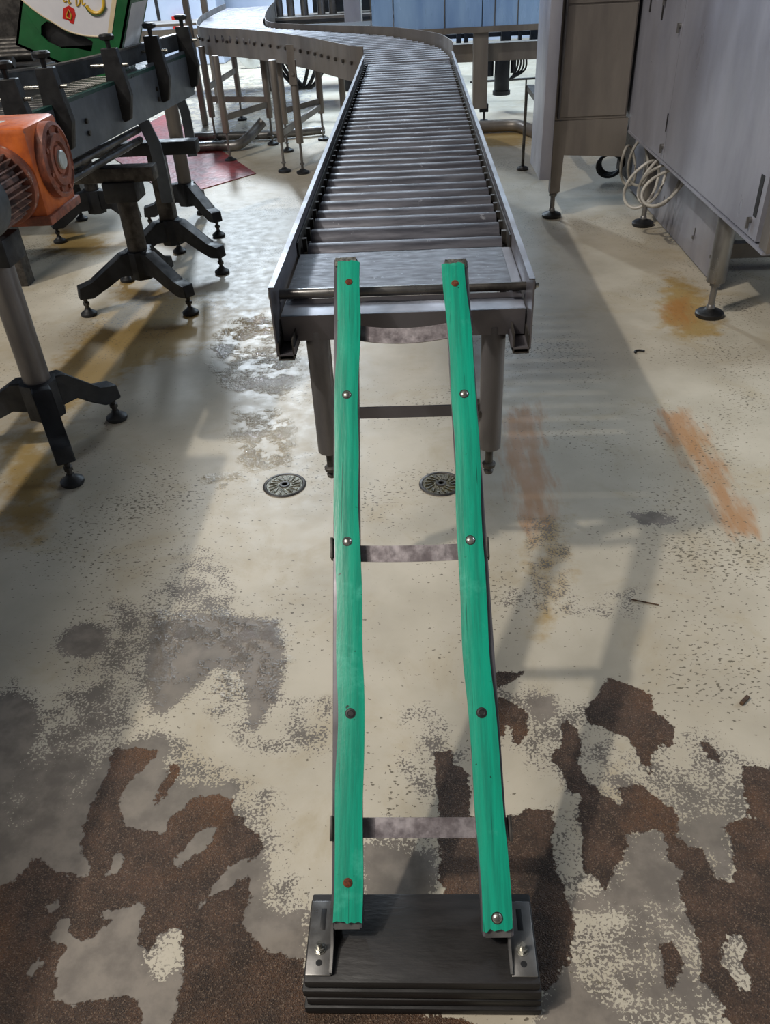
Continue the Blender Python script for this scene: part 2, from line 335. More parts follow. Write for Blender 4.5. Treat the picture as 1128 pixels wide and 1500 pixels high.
# scattered chips: small dark flecks, denser in clusters
fl = t.tex(70, 2, .5, t.coord((1, 1.6, 1))); cl = t.tex(1.6, 3, .5, v)
fleck = t.ramp(t.math('ADD', fl, t.math('MULTIPLY', t.math('SUBTRACT', cl, .5), .60)), .665, .69)
paint = t.mix(t.math('MULTIPLY', fleck, .85), paint, srgb(84, 76, 62))
greyc = t.mix(t.ramp(nmid, .35, .65), srgb(130, 121, 111), srgb(104, 96, 88))
greyc = t.mix(t.math('MULTIPLY', t.ramp(nbig, .45, .62), .4), greyc, srgb(98, 92, 82))
# speckled edge of the paint film
spm = t.ramp(t.math('ADD', t.math('MULTIPLY', A('speck'), 1.1), t.math('ADD', cen(nsp, 1.0), cen(nmid, .75))), .075, .105)
spm = t.math('MULTIPLY', spm, t.ramp(A('speck'), -.03, .0))
gm = t.ramp(t.math('ADD', A('grey'), t.math('ADD', cen(nsp, .10), cen(nedge, .06))), -.002, .004)
gmask = t.math('MAXIMUM', spm, gm)
col = t.mix(gmask, paint, greyc)
ag = t.n('ShaderNodeTexVoronoi'); ag.inputs['Scale'].default_value = 430; t.set(ag.inputs['Vector'], v)
brc = t.mix(t.ramp(nmid, .32, .68), srgb(84, 60, 43), srgb(54, 40, 30))
brc = t.mix(t.math('MULTIPLY', t.ramp(nbig, .5, .66), .6), brc, srgb(116, 76, 40))
brc = t.mix(t.math('MULTIPLY', t.ramp(nfine, .52, .72), .45), brc, srgb(132, 112, 92))
brc = t.mix(t.math('MULTIPLY', t.ramp(nsp, .56, .70), .55), brc, srgb(44, 34, 28))
bm = t.ramp(t.math('ADD', A('brown'), t.math('ADD', cen(nedge, .045), cen(nsp, .012))), -.0015, .0015)
sep = t.n('ShaderNodeSeparateColor'); t.set(sep.inputs[0], ag.outputs['Color'])
brc = t.mix(t.math('MULTIPLY', t.ramp(sep.outputs[0], .80, .95), .5), brc, srgb(136, 116, 98))
brc = t.mix(t.math('MULTIPLY', t.ramp(sep.outputs[1], .6, .95), .6), brc, srgb(36, 28, 24))
col = t.mix(bm, col, brc)
nwet = t.tex(7, 5, .7, v)
wt = t.math('MULTIPLY', t.ramp(t.math('ADD', A('wet'), cen(nmid, .2)), -.02, .06), t.ramp(nwet, .46, .56))
col = t.mix(t.math('MULTIPLY', wt, .16), col, srgb(70, 66, 58))
t.set(t.b.inputs['Base Color'], col)
rg = t.mapr(t.math('ADD', nmid, cen(nfine, .5)), .3, .7, .40, .60)
rg = t.math('ADD', t.math('MULTIPLY', rg, t.math('SUBTRACT', 1, t.math('MULTIPLY', wt, .88))), t.math('MULTIPLY', bm, .14), clamp=True)
t.set(t.b.inputs['Roughness'], rg); t.b.inputs['Specular IOR Level'].default_value = .45
hgt = t.math('ADD', t.math('MULTIPLY', t.math('SUBTRACT', 1, gmask), .28), t.math('MULTIPLY', nfine, .10))
hgt = t.math('ADD', hgt, t.math('MULTIPLY', bm, -2.0)); hgt = t.math('ADD', hgt, t.math('MULTIPLY', t.math('MULTIPLY', ag.outputs['Distance'], bm), 1.4))
hgt = t.math('ADD', hgt, t.math('MULTIPLY', t.math('MULTIPLY', wt, t.math('ADD', nedge, t.math('MULTIPLY', nsp, .35))), 3.2))
t.bump(hgt, .6, .004)
me.materials.append(t.m)

# ------------------------------------------------------------------ room shell
def struct(name, a, b, m): o = MB().span(a, b).build(name, m, smooth=False); o['kind'] = 'structure'; return o
struct('wall_back', (-10, 16.9, 0), (10, 17.1, 12.2), 'wall')
struct('wall_left', (-10.1, -4, 0), (-9.9, 17, 12.2), 'wall')
struct('wall_right', (9.9, -4, 0), (10.1, 17, 12.2), 'wall')
struct('ceiling', (-10, -4, 12.0), (10, 17, 12.2), 'ceiling')

# ------------------------------------------------------------------ straight roller conveyor
XL, XR, Y0, Y1, ZT, ZR = -.352, .266, 1.80, 6.28, .95, .898
cv = thing('roller_conveyor', 'long straight steel roller conveyor running away behind the green ramp', 'conveyor', (-.04, 3.8, 0))
def side_rail(x, s):
    m = MB(); m.span((x-.002, Y0, .775), (x+.002, Y1, ZT))                     # thin outer plate
    m.span((x, Y0, ZT-.003), (x-s*.012, Y1, ZT)); m.span((x, Y0, .776), (x-s*.045, Y1, .780))
    m.span((x-s*.045, Y0, .776), (x-s*.041, Y1, .799))
    return m.build('side_rail', 'rail', cv, False)
side_rail(XL, -1); side_rail(XR, 1)
for x, s in ((XL, -1), (XR, 1)):
    m = MB(); m.span((x-s*.004, 2.28, .80), (x-s*.008, Y1, .905))
    y = 2.33
    while y < Y1-.05:
        m.span((x-s*.008, y+.042, .85), (x-s*.020, y+.058, .888)); y += .1
    m.build('roller_guide_strip', 'darksteel', cv, False)
y = 2.335; rr = .0432; k = 0
while y < Y1-.03:
    dz = random.uniform(-.003, .002) - (.012 if k == 0 else 0)
    m = MB(); m.cyl((XL+.030, y, ZR-rr+dz), (XR-.024, y, ZR-rr+dz), rr, seg=28, bev=.002)
    m.cyl((XL+.004, y, ZR-rr+dz), (XR-.004, y, ZR-rr+dz), .008, seg=10)
    m.build('roller', 'roller', cv); y += .1; k += 1
m = MB(); m.span((XL+.012, 1.985, .868), (XR-.030, 2.283, .872)); m.span((XL+.012, 2.279, .84), (XR-.030, 2.283, .872))
m.build('end_plate', 'plate', cv, False)
m = MB(); m.span((XR-.029, 1.97, .866), (XR-.004, 2.28, .8705)); m.build('side_gap_plate', 'rail', cv, False)
m = MB(); m.box((-.043, 1.873, .817), (.606, .005, .066), bev=.001); m.span((-.346, 1.872, .847), (.26, 1.985, .850)); m.span((-.346, 1.872, .784), (.26, 1.92, .788))
m.build('cross_beam', 'rail', cv, False)
ry, rz = 1.925, .887
m = MB(); m.cyl((XL-.02, ry, rz), (.07, ry-.001, rz), .0125, seg=20, bev=.001); m.build('stop_rod', 'steel', cv)
m = MB(); m.cyl((.072, ry, rz), (XR+.022, ry, rz), .0105, seg=20, bev=.001); m.build('stop_rod', 'darksteel', cv)
m = MB(); m.cyl((XL-.003, ry, rz), (XL-.014, ry, rz), .016, seg=6); m.cyl((XL-.014, ry, rz), (XL-.026, ry, rz), .012, seg=6); m.build('rod_nut', 'zinc', cv)
m = MB(); m.cyl((XR+.003, ry, rz), (XR+.012, ry, rz), .015, seg=6); m.cyl((XR+.012, ry, rz), (XR+.03, ry, rz), .006, seg=8); m.build('rod_nut', 'zinc', cv)
for x, s in ((XL, -1), (XR, 1)):
    x0 = x-s*.002
    m = MB(); m.span((x0, 1.80, .764), (x0-s*.003, 1.96, .81)); m.span((x0, 1.80, .764), (x0-s*.036, 1.96, .767)); m.span((x0-s*.036, 1.80, .764), (x0-s*.039, 1.96, .818))
    m.span((x0, 1.93, .764), (x0-s*.039, 1.935, .818))
    m.build('rail_end_bracket', 'darksteel', cv, False)
for x, lean in ((-.262, .0), (.186, .0)):
    m = MB(); m.cyl((x, 1.9, .805), (x, 1.9, .44), .031, seg=28, bev=.003); lg = m.build('leg', 'legtube', cv)
    m = MB(); m.cyl((x, 1.9, .44), (x, 1.9, .375), .011, seg=14); m.lathe([(.009, 0), (.018, .004), (.019, .014), (.01, .02)], (x, 1.9, .372)); m.lathe([(.004, 0), (.012, .006), (.014, .014), (.008, .024)], (x, 1.9, .349))
    m.build('levelling_bolt', 'darksteel', lg)
m = MB(); m.span((-.235, 1.912, .532), (.16, 1.918, .566)); br = m.build('leg_brace', 'rail', cv, False)
m = MB(); m.span((.145, 1.895, .52), (.168, 1.925, .578), .003); m.cyl((.157, 1.895, .55), (.157, 1.882, .55), .009, seg=6); m.build('brace_clamp', 'darksteel', br, False)

# ------------------------------------------------------------------ green ramp
rt = thing('slide_ramp', 'steel ladder ramp with two green plastic runners leaning on the conveyor end', 'ramp', (-.02, .75, .1))
ZB, ZTOP = .148, .972
def ramp_rail(px_top, py_top, px_bot, py_bot, s):
    """s=-1 left, +1 right; px = centre of the strip"""
    a = at(px_bot, py_bot, ZB); b = at(px_top, py_top, ZTOP); return a, b
Lb, Lt = ramp_rail(509, 385, 512, 1350, -1)
Rb, Rt = ramp_rail(665, 388, 726, 1362, 1)
Lb.x = (Lb.x+Lt.x)/2-.004*-1 if False else Lb.x
def strip_path(a, b, s, name):
    d = (b-a); L = d.length; d.normalize(); side = Vector((1, 0, 0)); side = (side-d*side.dot(d)).normalized(); up = side.cross(d)
    n = 90; W = .0265; hw = []
    m = MB(); rows = []
    for i in range(n+1):
        tt = i/n; p = a+d*L*tt+side*(.004*math.sin(tt*9+s)+.0015*math.sin(tt*31))
        wl = W+.0012*mnoise.noise(Vector((tt*14, s, 1))); wr = W+.0012*mnoise.noise(Vector((tt*14, s, 5)))
        rows.append((p, wl, wr))
    # ragged ends
    K = 9; verts = []
    for i, (p, wl, wr) in enumerate(rows):
        r = []
        for k in range(K):
            u = -wl+(wl+wr)*k/(K-1); crown = .0018*(1-(u/W)**2); e = 0
            if i == 0: e = .010*mnoise.noise(Vector((k*1.7, s*3.1, 0)))
            if i == n: e = .009*mnoise.noise(Vector((k*1.3, s*5.1, 9)))
            r.append(p+side*u+up*(.006+crown)+d*e)
        verts.append(r)
    top = [[m.b.verts.new(q) for q in r] for r in verts]; bot = [[m.b.verts.new(q-up*(.0075)) for q in r] for r in verts]
    for i in range(n):
        for k in range(K-1):
            m.b.faces.new((top[i][k], top[i][k+1], top[i+1][k+1], top[i+1][k])); m.b.faces.new((bot[i][k], bot[i+1][k], bot[i+1][k+1], bot[i][k+1]))
        for k in (0, K-1): m.b.faces.new((top[i][k], top[i+1][k], bot[i+1][k], bot[i][k]))
    for i in (0, n):
        for k in range(K-1): m.b.faces.new((top[i][k], top[i][k+1], bot[i][k+1], bot[i][k]))
    st = m.build('runner_strip', 'strip', rt); return d, side, up, L, st
ends = []
for a, b, s, bolts in ((Lb, Lt, -1, (.035, .355, .7275, .78, .9)), (Rb, Rt, 1, (.01, .3, .6, .8, .95))):
    d, side, up, L, st = strip_path(a, b, s, 'runner')
    # box section beneath, a little wider outwards
    off = side*(.0045*s)
    m = MB(); q0 = a-d*.012+off-up*.022; q1 = b+d*.014+off-up*.022
    m.bar(q0, q1, .056, .040, up, .003); rl = m.build('ramp_rail', 'rail', rt)
    m = MB(); m.bar(q0+up*.0203-d*.001, q0+up*.0203+d*.03, .046, .001, up); m.build('bare_rail_end', 'steel', rl, False)
    m = MB(); m.bar(b+off+d*.013+up*.0006-d*.022, b+off+d*.015, .05, .0016, up); m.build('bare_rail_end', 'zinc', rl, False)
    ends.append((a, b, d, side, up, L, s, off, st))
# screws where the photo shows them
def on_strip(e, py):
    a, b, d, side, up, L, s, off, st = e
    lo, hi = 0., 1.
    for _ in range(40):
        mid = (lo+hi)/2; p = a+(b-a)*mid+up*.008
        c = R.T@(np.array(p)-np.array([0, 0, H])); yy = CY+F_PX*c[1]/c[2]
        if yy > py: lo = mid
        else: hi = mid
    return a+(b-a)*lo+side*(.004*math.sin(lo*9+s))+up*.0075, lo
for e, lst in ((ends[0], ((413, 'rust', -.001), (578, 'zinc', .0), (793, 'zinc', .0), (1045, 'black', .0), (1293, 'rust', .001))), (ends[1], ((415, 'rust', 0), (577, 'zinc', .001), (791, 'zinc', .001), (1044, 'black', .0), (1345, 'zinc', .0)))):
    a, b, d, side, up, L, s, off, st = e
    for py, mm, dx in lst:
        p, _ = on_strip(e, py); m = MB()
        if mm == 'black': m.lathe([(.0085, -.002), (.009, .001), (.006, .0015), (.004, 0)], p, up, 18)
        else: m.lathe([(.0075, -.002), (.0085, .0012), (.006, .0035), (.002, .0042)], p, up, 18)
        m.build('screw', mm, st)
        if mm != 'rust':
            m = MB(); m.lathe([(.0105, -.0015), (.0105, .0006), (.0080, .0007)], p, up, 20); m.build('screw_recess', 'black', st)
def cross(py_c, h, sag, tabs, dn=.04):
    p0, _ = on_strip(ends[0], py_c); p1, _ = on_strip(ends[1], py_c); up = ends[0][4]; d = ends[0][2]
    A0 = p0-up*dn; B0 = p1-up*dn; A0.x -= .034; B0.x += .036
    ym = (A0.y+B0.y)/2; zm = (A0.z+B0.z)/2; pts = []
    m = MB(); n = 20; ring = []
    for i in range(n+1):
        u = i/n; x = lerp(A0.x, B0.x, u); c = 1-(2*u-1)**2
        ctr = Vector((x, ym, zm))-up*.012*0-d*sag*c
        nrm = (up*.55+Vector((0, -.2, .1))).normalized(); vv = d
        ring.append([m.b.verts.new(ctr+vv*q*h/2+nrm*w_) for q, w_ in ((-1, -.002), (-1, .002), (1, .002), (1, -.002))])
    for P, Q in zip(ring, ring[1:]):
        for k in range(4): m.b.faces.new((P[k], P[(k+1) % 4], Q[(k+1) % 4], Q[k]))
    m.b.faces.new(ring[0]); m.b.faces.new(ring[-1][::-1])
    o = m.build('cross_bar', 'bar', rt)
    if tabs:
        for X_, s in ((A0, -1), (B0, 1)):
            m = MB(); m.bar(X_-d*h*.62+up*.02, X_+d*h*.62+up*.02, .006, .028, up, .001); m.build('bar_tab', 'darksteel', o)
cross(464, .040, .026, False); cross(800, .036, .005, True); cross(1214, .036, .0, True)
# end brackets bolted to the block
for s, x0 in ((-1, -.213), (1, .168)):
    e = ends[0] if s < 0 else ends[1]
    xi = x0+.052 if s < 0 else x0-.007
    m = MB(); xa, xb = (-.230, -.184) if s < 0 else (.138, .184)
    m.span((xa, .655, .1005), (xb, .79, .1055), .0015)
    xv = xb if s < 0 else xa
    m.prism([(xv-.0025, .657, .102), (xv-.0025, .79, .102), (xv-.0025, .79, .165), (xv-.0025, .745, .165), (xv-.0025, .70, .118), (xv-.0025, .657, .110)], (.005, 0, 0))
    bk = m.build('base_bracket', 'steel', rt)
    xm = (xa+xb)/2
    m = MB(); m.cyl((xm, .700, .1055), (xm, .700, .107), .011, seg=20); m.cyl((xm, .700, .107), (xm, .700, .115), .0085, seg=6); m.cyl((xm, .700, .115), (xm, .700, .128), .0048, seg=12); m.build('hex_bolt', 'zinc', bk)
    m = MB(); m.cyl((xm, .676, .1050), (xm, .676, .1060), .0058, seg=18); m.build('bolt_hole', 'black', bk)
    m = MB(); m.span((xm-.004, .735, .1050), (xm+.006, .775, .1060), .0002); m.build('bolt_hole', 'black', bk)

# ------------------------------------------------------------------ rubber block
rb = thing('rubber_block', 'stack of black rubber slabs on the floor carrying the foot of the green ramp', 'block', (-.02, .71, 0))
z = 0.0
for i, (h, dx, dy, sx, sy) in enumerate(((.026, 0, -.001, .432, .176), (.024, .002, .001, .424, .172), (.026, -.001, .003, .428, .170), (.0235, .0, .004, .420, .164))):
    t_ = bmesh.new(); bmesh.ops.create_grid(t_, x_segments=26, y_segments=10, size=.5); t_.free()
    m = MB(); m.box((-.022+dx, .722+dy, z+h/2), (sx, sy, h-.001), None, .004)
    for vv in m.b.verts: vv.co += Vector((0, .0025*mnoise.noise(vv.co*30+Vector((i, 0, 0))), 0))
    m.build('rubber_slab', 'rubber', rb); z += h+.0002

# ------------------------------------------------------------------ drain covers
def drain(px, py, label, ri, m_in):
    c = at(px, py); c.z = 0
    g = thing('drain_cover', label, 'drain cover', c)
    m = MB(); m.lathe([(.070, .0), (.079, .0015), (.076, .004), (.069, .0045), (.066, .001)], c, seg=40); m.build('rim', 'darksteel', g)
    m = MB(); m.lathe([(.066, .0005), (.066, .0022), (.03, .003), (.001, .003)], c, seg=40); m.build('disc', m_in, g)
    m = MB()
    for k in range(16):
        a = 2*math.pi*k/16; m.bar(c+Vector((math.cos(a)*.028, math.sin(a)*.028, .004)), c+Vector((math.cos(a+.25)*.058, math.sin(a+.25)*.058, .004)), .005, .003)
    m.build('radial_rib', m_in, g)
    m = MB(); m.lathe([(.012, .002), (.020, .003), (.018, .007), (.011, .007), (.010, .003)], c, seg=24); m.build('hub', 'darksteel', g)
M['draingrey'] = mat('wet_drain_steel', srgb(148, 146, 134), srgb(92, 88, 74), .3, .5, 60, bump=.5)
M['drainbrown'] = mat('dirty_drain_steel', srgb(96, 88, 62), srgb(50, 46, 34), .35, .3, 60, bump=.5)
drain(417, 711, 'pale round drain cover in the open floor left of the ramp', 0, 'draingrey')
drain(646, 709, 'brown dirty round drain cover half hidden by the right green runner', 0, 'drainbrown')

# ------------------------------------------------------------------ small litter
p = at(1090, 1028); o = MB().box((p.x, p.y, .006), (.034, .010, .010), Matrix.Rotation(.75, 3, 'Z'), .002).build('wood_chip', 'wood')
tag(o, 'small brown splinter lying on the bare floor at the right edge', 'debris')
p = at(937, 517); m = MB(); m.tube([(p.x+.022*math.cos(a), p.y+.016*math.sin(a), .006) for a in np.linspace(.3, 3.6, 12)], .005, 8); o = m.build('cable_scrap', 'black')
tag(o, 'tiny curled dark scrap on the floor by the shadow right of the conveyor', 'debris')
m = MB(); m.tube([at(925, 878, .003), at(940, 881, .003), at(965, 886, .003)], .002, 6); o = m.build('twig', 'wood'); tag(o, 'thin dark twig on the floor right of the right runner', 'debris')

# ------------------------------------------------------------------ red tread plate
m = MB(); q = [at(375, 255), at(255, 290), at(170, 235), at(150, 215), at(243, 168)]
for v_ in q: v_.z = .002
m.prism(q, (0, 0, .006)); o = m.build('tread_plate', 'redmat', None, False); tag(o, 'red patterned tread plate on the floor behind the left stands', 'floor plate')

# ------------------------------------------------------------------ curved roller conveyor
cc = thing('curved_roller_conveyor', 'curved steel roller conveyor on tall legs turning left behind the straight one', 'conveyor', (-1, 8, 0))
ZC = 1.0
inner = smooth_path([(XL, 6.30, 0)]+[at(x, y, ZC) for x, y in ((515, 67), (480, 60), (450, 54), (400, 47), (350, 42.5), (312, 41), (294, 39), (288, 34), (293, 24), (312, 13), (330, 5))])
outer = smooth_path([(XR, 6.30, 0)]+[at(x, y, ZC) for x, y in ((660, 58), (645, 50), (620, 45), (580, 40), (540, 38), (480, 37), (430, 35), (395, 32), (388, 26), (389, 19), (394, 10), (402, 2))])
MB().ribbon(inner, .775, ZC, .005).build('side_rail', 'brownsteel', cc)
MB().ribbon(outer, .775, ZC, .005).build('side_rail', 'brownsteel', cc)
def arc(P):
    d = [0]
    for a, b in zip(P, P[1:]): d.append(d[-1]+(Vector(b).xy-Vector(a).xy).length)
    return d
def along(P, D, u):
    s = u*D[-1]
    for i in range(len(D)-1):
        if D[i+1] >= s: return Vector(P[i]).lerp(Vector(P[i+1]), (s-D[i])/(D[i+1]-D[i]+1e-9))
    return Vector(P[-1])
Di, Do = arc(inner), arc(outer)
NR = 62
for k in range(NR):
    u = (k+.5)/NR; a = along(inner, Di, u); b = along(outer, Do, u); a.z = b.z = .915
    if u < .35: a.z = b.z = lerp(.862, .915, u/.35)
    dd = (b-a).normalized()
    MB().cyl(a+dd*.02, b-dd*.02, .035, .043, seg=18).build('roller', 'roller', cc)
for k in range(34):
    u = .02+k*.0225; a = along(inner, Di, u); t1 = along(inner, Di, u+.012)-along(inner, Di, max(u-.012, 0)); nn = Vector((t1.y, -t1.x, 0)).normalized()
    if nn.dot(Vector((0, 0, 0))-Vector((a.x, a.y, 0))) < 0: nn = -nn
    a.z = .895; m = MB(); m.cyl(a, a+nn*.02, .012, seg=6); m.build('axle_bolt', 'darksteel', cc)
def leg(parent, px, py, ztop, r=.031, pad=True, mat_='brownsteel', zt=None):
    g = at(px, py); m = MB(); m.cyl((g.x, g.y, ztop), (g.x, g.y, .24), r, seg=20, bev=.003); lg = m.build('leg', mat_, parent)
    m = MB(); m.cyl((g.x, g.y, .24), (g.x, g.y, .03), .011, seg=10); m.lathe([(.02, 0), (.02, .012), (.012, .016)], (g.x, g.y, .07), seg=6); m.build('levelling_bolt', 'steel', lg)
    if pad:
        m = MB(); m.lathe([(.052, 0), (.056, .006), (.054, .018), (.03, .027), (.016, .04)], (g.x, g.y, 0), seg=24); m.build('foot_pad', 'black', lg)
    return g
g5 = leg(cc, 417, 252, .85); g6 = leg(cc, 444, 254, .85); g2 = leg(cc, 338, 236, .85); g1 = leg(cc, 317, 210, .85); g4 = leg(cc, 400, 212, .85)
g7 = leg(cc, 422, 222, .85); g3 = leg(cc, 355, 176, .85); g8 = leg(cc, 474, 205, .85); g9 = leg(cc, 506, 200, .85)
for a, b, z in ((g2, g4, .36), (g1, g4, .40), (g7, g8, .35), (g5, g8, .30), (g3, g1, .5)):
    m = MB(); m.bar((a.x, a.y, z), (b.x, b.y, z), .02, .05); m.build('leg_brace', 'brownsteel', cc, False)
for g in (g6,):
    m = MB(); m.span((g.x-.03, g.y-.04, .68), (g.x+.028, g.y-.034, .96)); m.cyl((g.x, g.y-.034, .76), (g.x, g.y-.055, .76), .014, seg=6); m.build('leg_plate', 'brownsteel', cc, False)

# ------------------------------------------------------------------ left belt conveyor, its stands, motor and crate
PX = lambda y: -1.485+.092*(max(y, 2.9)-3.74)
XW = -1.40  # unseen near section, made wider so its shadow darkens the left floor
lc = thing('belt_conveyor', 'grey sided belt conveyor at the upper left with black guide brackets', 'conveyor', (-1.6, 4, 0))
m = MB(); m.ribbon([(PX(y), y) for y in (2.2, 2.9, 4.0, 5.35)], .885, 1.09, .006); m.span((XW-.006, -1.5, .885), (XW, 2.2, 1.09)); m.span((-1.60, 2.195, .885), (XW, 2.2, 1.09)); m.ribbon([(PX(y)-.006, y) for y in (4.7, 5.38)], .91, 1.12, .012)
sp = m.build('side_plate', 'greysheet', lc, False)
m = MB()
for y in (4.25, 4.32, 4.75, 4.82, 3.85):
    for z in (1.0, .95): m.cyl((PX(y), y, z), (PX(y)+.012, y, z), .012, seg=6)
m.build('plate_bolts', 'darksteel', sp)
m = MB(); m.ribbon([(PX(y)-.012, y) for y in (2.2, 2.9, 5.35)], 1.085, 1.105, .028); m.build('edge_strip', 'teal', lc, False)
m = MB(); m.prism([(PX(2.0)-.62, -1.5, 1.06), (XW-.006, -1.5, 1.06), (XW-.006, 2.19, 1.06), (PX(2.2)-.02, 2.2, 1.06), (PX(2.9)-.02, 2.9, 1.06), (PX(5.35)-.02, 5.35, 1.06), (PX(5.35)-.62, 5.35, 1.06)], (0, 0, .02)); dk = m.build('belt_deck', 'black', lc, False)
m = MB()
for i in range(46):
    y = 2.4+i*.063; m.span((PX(y)-.30, y, 1.078), (PX(y)-.06, y+.05, 1.086), .002)
m.build('chain_plates', 'steel', dk, False)
m = MB(); m.ribbon([(PX(y)-.62, y) for y in (-1.5, 2.9, 5.35)], .885, 1.09, .006); m.build('side_plate', 'greysheet', lc, False)
railp = [Vector((-1.70, -1.5, 0)), Vector((-1.72, 2.0, 0)), Vector((-1.84, 2.7, 0))]+smooth_path([(-1.87, 3.35, 0)]+[at(x, y, 1.2) for x, y in ((0, 108), (80, 96), (160, 78), (207, 65), (261, 50))], 6)
m = MB(); m.ribbon(railp, 1.125, 1.2, .03); gr = m.build('guide_rail', 'fan', lc)
m = MB(); m.ribbon(railp, 1.198, 1.206, .036); m.build('rail_lip', 'steel', gr)
m = MB()
for zz in (.83, .78):
    m.cyl((PX(3.2)-.08, 3.2, zz), (PX(4.6)-.08, 4.6, zz), .018, seg=12)
m.build('return_rod', 'steel', lc)
for i, (px, py) in enumerate(((45, 160), (96, 165), (183, 160), (240, 134), (283, 128))):
    lo, hi = 2., 7.
    for _ in range(40):
        mid = (lo+hi)/2; X = PX(mid)+.03; c = R.T@np.array([X, mid, 1.0-H]); xx = CX+F_PX*c[0]/c[2]
        if xx < px: lo = mid
        else: hi = mid
    y = lo; X = PX(y)+.03
    m = MB(); m.prism([(X-.08, y, 1.03), (X-.02, y, .925), (X+.012, y, .935), (X+.038, y, 1.04), (X+.012, y, 1.24), (X-.062, y, 1.24), (X-.062, y, 1.08), (X-.08, y, 1.06)], (0, .045, 0))
    bmesh.ops.bevel(m.b, geom=m.b.edges[:], offset=.003, segments=1, affect='EDGES'); b_ = m.build('guide_bracket', 'black', lc)
    m = MB(); m.lathe([(.01, 0), (.012, .03), (.034, .036), (.038, .05), (.03, .058), (.01, .06)], (X-.025, y+.02, 1.24), seg=8); m.build('star_knob', 'black', b_)
    m = MB(); m.cyl((X-.13, y+.02, 1.17), (X+.05, y+.02, 1.17), .008, seg=10); m.build('bracket_pin', 'zinc', b_)

def stand(label, hub, feet, col_top, cr=.052, cm='darksteel', square=False, zh=.27, colz=None):
    s = thing('support_stand', label, 'stand', (hub[0], hub[1], 0), 'tripod stands under the belt conveyor')
    m = MB()
    hx, hy = hub
    if square: m.span((hx-cr, hy-cr, zh-.1), (hx+cr, hy+cr, col_top), .006)
    else: m.cyl((hx, hy, zh-.1), (hx, hy, col_top), cr, seg=24)
    m.build('column', cm, s)
    m = MB(); m.cyl((hx, hy, zh-.12), (hx, hy, zh+.03), cr+.022, seg=8, bev=.006); hb = m.build('hub', 'castblack', s)
    for fx, fy in feet:
        f = Vector((fx, fy, 0)); h = Vector((hx, hy, 0)); d = (f-h); L = d.length; d.normalize(); n = Vector((-d.y, d.x, 0))
        w_ = .034
        prof = [(.03, zh+.03), (.10, zh+.025), (L-.055, .175), (L+.02, .165), (L+.028, .10), (L-.045, .095), (L*.62, .135), (.12, zh-.085), (.03, zh-.10)]
        m = MB(); m.prism([h+d*q+Vector((0, 0, z))-n*w_ for q, z in prof], n*2*w_)
        bmesh.ops.bevel(m.b, geom=m.b.edges[:], offset=.005, segments=1, affect='EDGES')
        l = m.build('leg', 'castblack', s)
        m = MB(); m.cyl((fx, fy, .11), (fx, fy, .03), .011, seg=12); m.lathe([(.018, 0), (.018, .014), (.012, .018)], (fx, fy, .06), seg=6); m.build('levelling_bolt', 'darksteel', l)
        m = MB(); m.lathe([(.040, 0), (.044, .006), (.043, .016), (.030, .026), (.018, .034), (.014, .044)], (fx, fy, 0), seg=24); m.build('foot_pad', 'black', l)
    return s
sA = stand('black three legged stand with a thick grey tube, nearest, under the orange motor', (-1.462, 2.70), ((-1.311, 2.432), (-1.291, 2.919), (-1.80, 2.72)), .76, .05, 'legtube', zh=.27)
m = MB(); m.span((-1.56, 2.64, .745), (-1.39, 2.78, .84), .008); m.build('column_head', 'castblack', sA)
sB = stand('black three legged stand with a dirty round tube, second from the camera', (-1.515, 4.26), ((-1.809, 4.102), (-1.237, 4.071), (-1.47, 4.55)), .60, .052, 'darksteel')
m = MB(); m.span((-1.60, 4.18, .56), (-1.43, 4.34, .66), .008); m.build('column_head', 'castblack', sB)
m = MB(); m.span((-1.86, 4.2, .655), (-1.33, 4.30, .725), .006); m.build('cross_beam', 'darksteel', sB)
sC = stand('black three legged stand with a grey bent strap, third from the camera', (-1.49, 4.84), ((-1.75, 4.63), (-1.19, 4.71), (-1.555, 5.14)), .66, .045, 'darksteel', True)
m = MB(); m.span((-1.88, 4.78, .66), (-1.24, 4.88, .73), .006); m.build('cross_beam', 'castblack', sC)
def strap(par, Y, pts, w_):
    L_ = [aty(px, py, Y) for px, py in pts]; m = MB()
    m.prism([(p.x, Y, p.z) for p in L_]+[(p.x+w_, Y, p.z+.004) for p in L_[::-1]], (0, .012, 0)); m.build('support_strap', 'greysheet', par, False)
strap(sC, 4.6, ((200, 178), (209, 196), (218, 214), (228, 255), (237, 298)), .066)
sD = stand('black three legged stand with a pale round tube, furthest, over the red plate', (-1.60, 5.72), ((-1.36, 5.46), (-1.88, 5.66), (-1.6, 6.05)), .90, .046, 'brownsteel')
strap(sD, 5.3, ((256, 145), (264, 165), (270, 195), (275, 230)), .058)
sE = stand('black three legged stand far left, seen between the motor and the middle stand', (-2.22, 5.62), ((-2.47, 5.46), (-2.5, 6.0), (-1.95, 5.6)), .68, .045, 'darksteel')
m = MB(); m.cyl((-2.0, 5.1, .70), (-1.95, 5.75, .70), .05, seg=16); m.span((-2.1, 5.0, .62), (-1.85, 5.12, .78), .01)
o = m.build('drive_unit', 'castblack'); tag(o, 'black drive unit hanging under the belt conveyor behind the orange motor', 'motor')

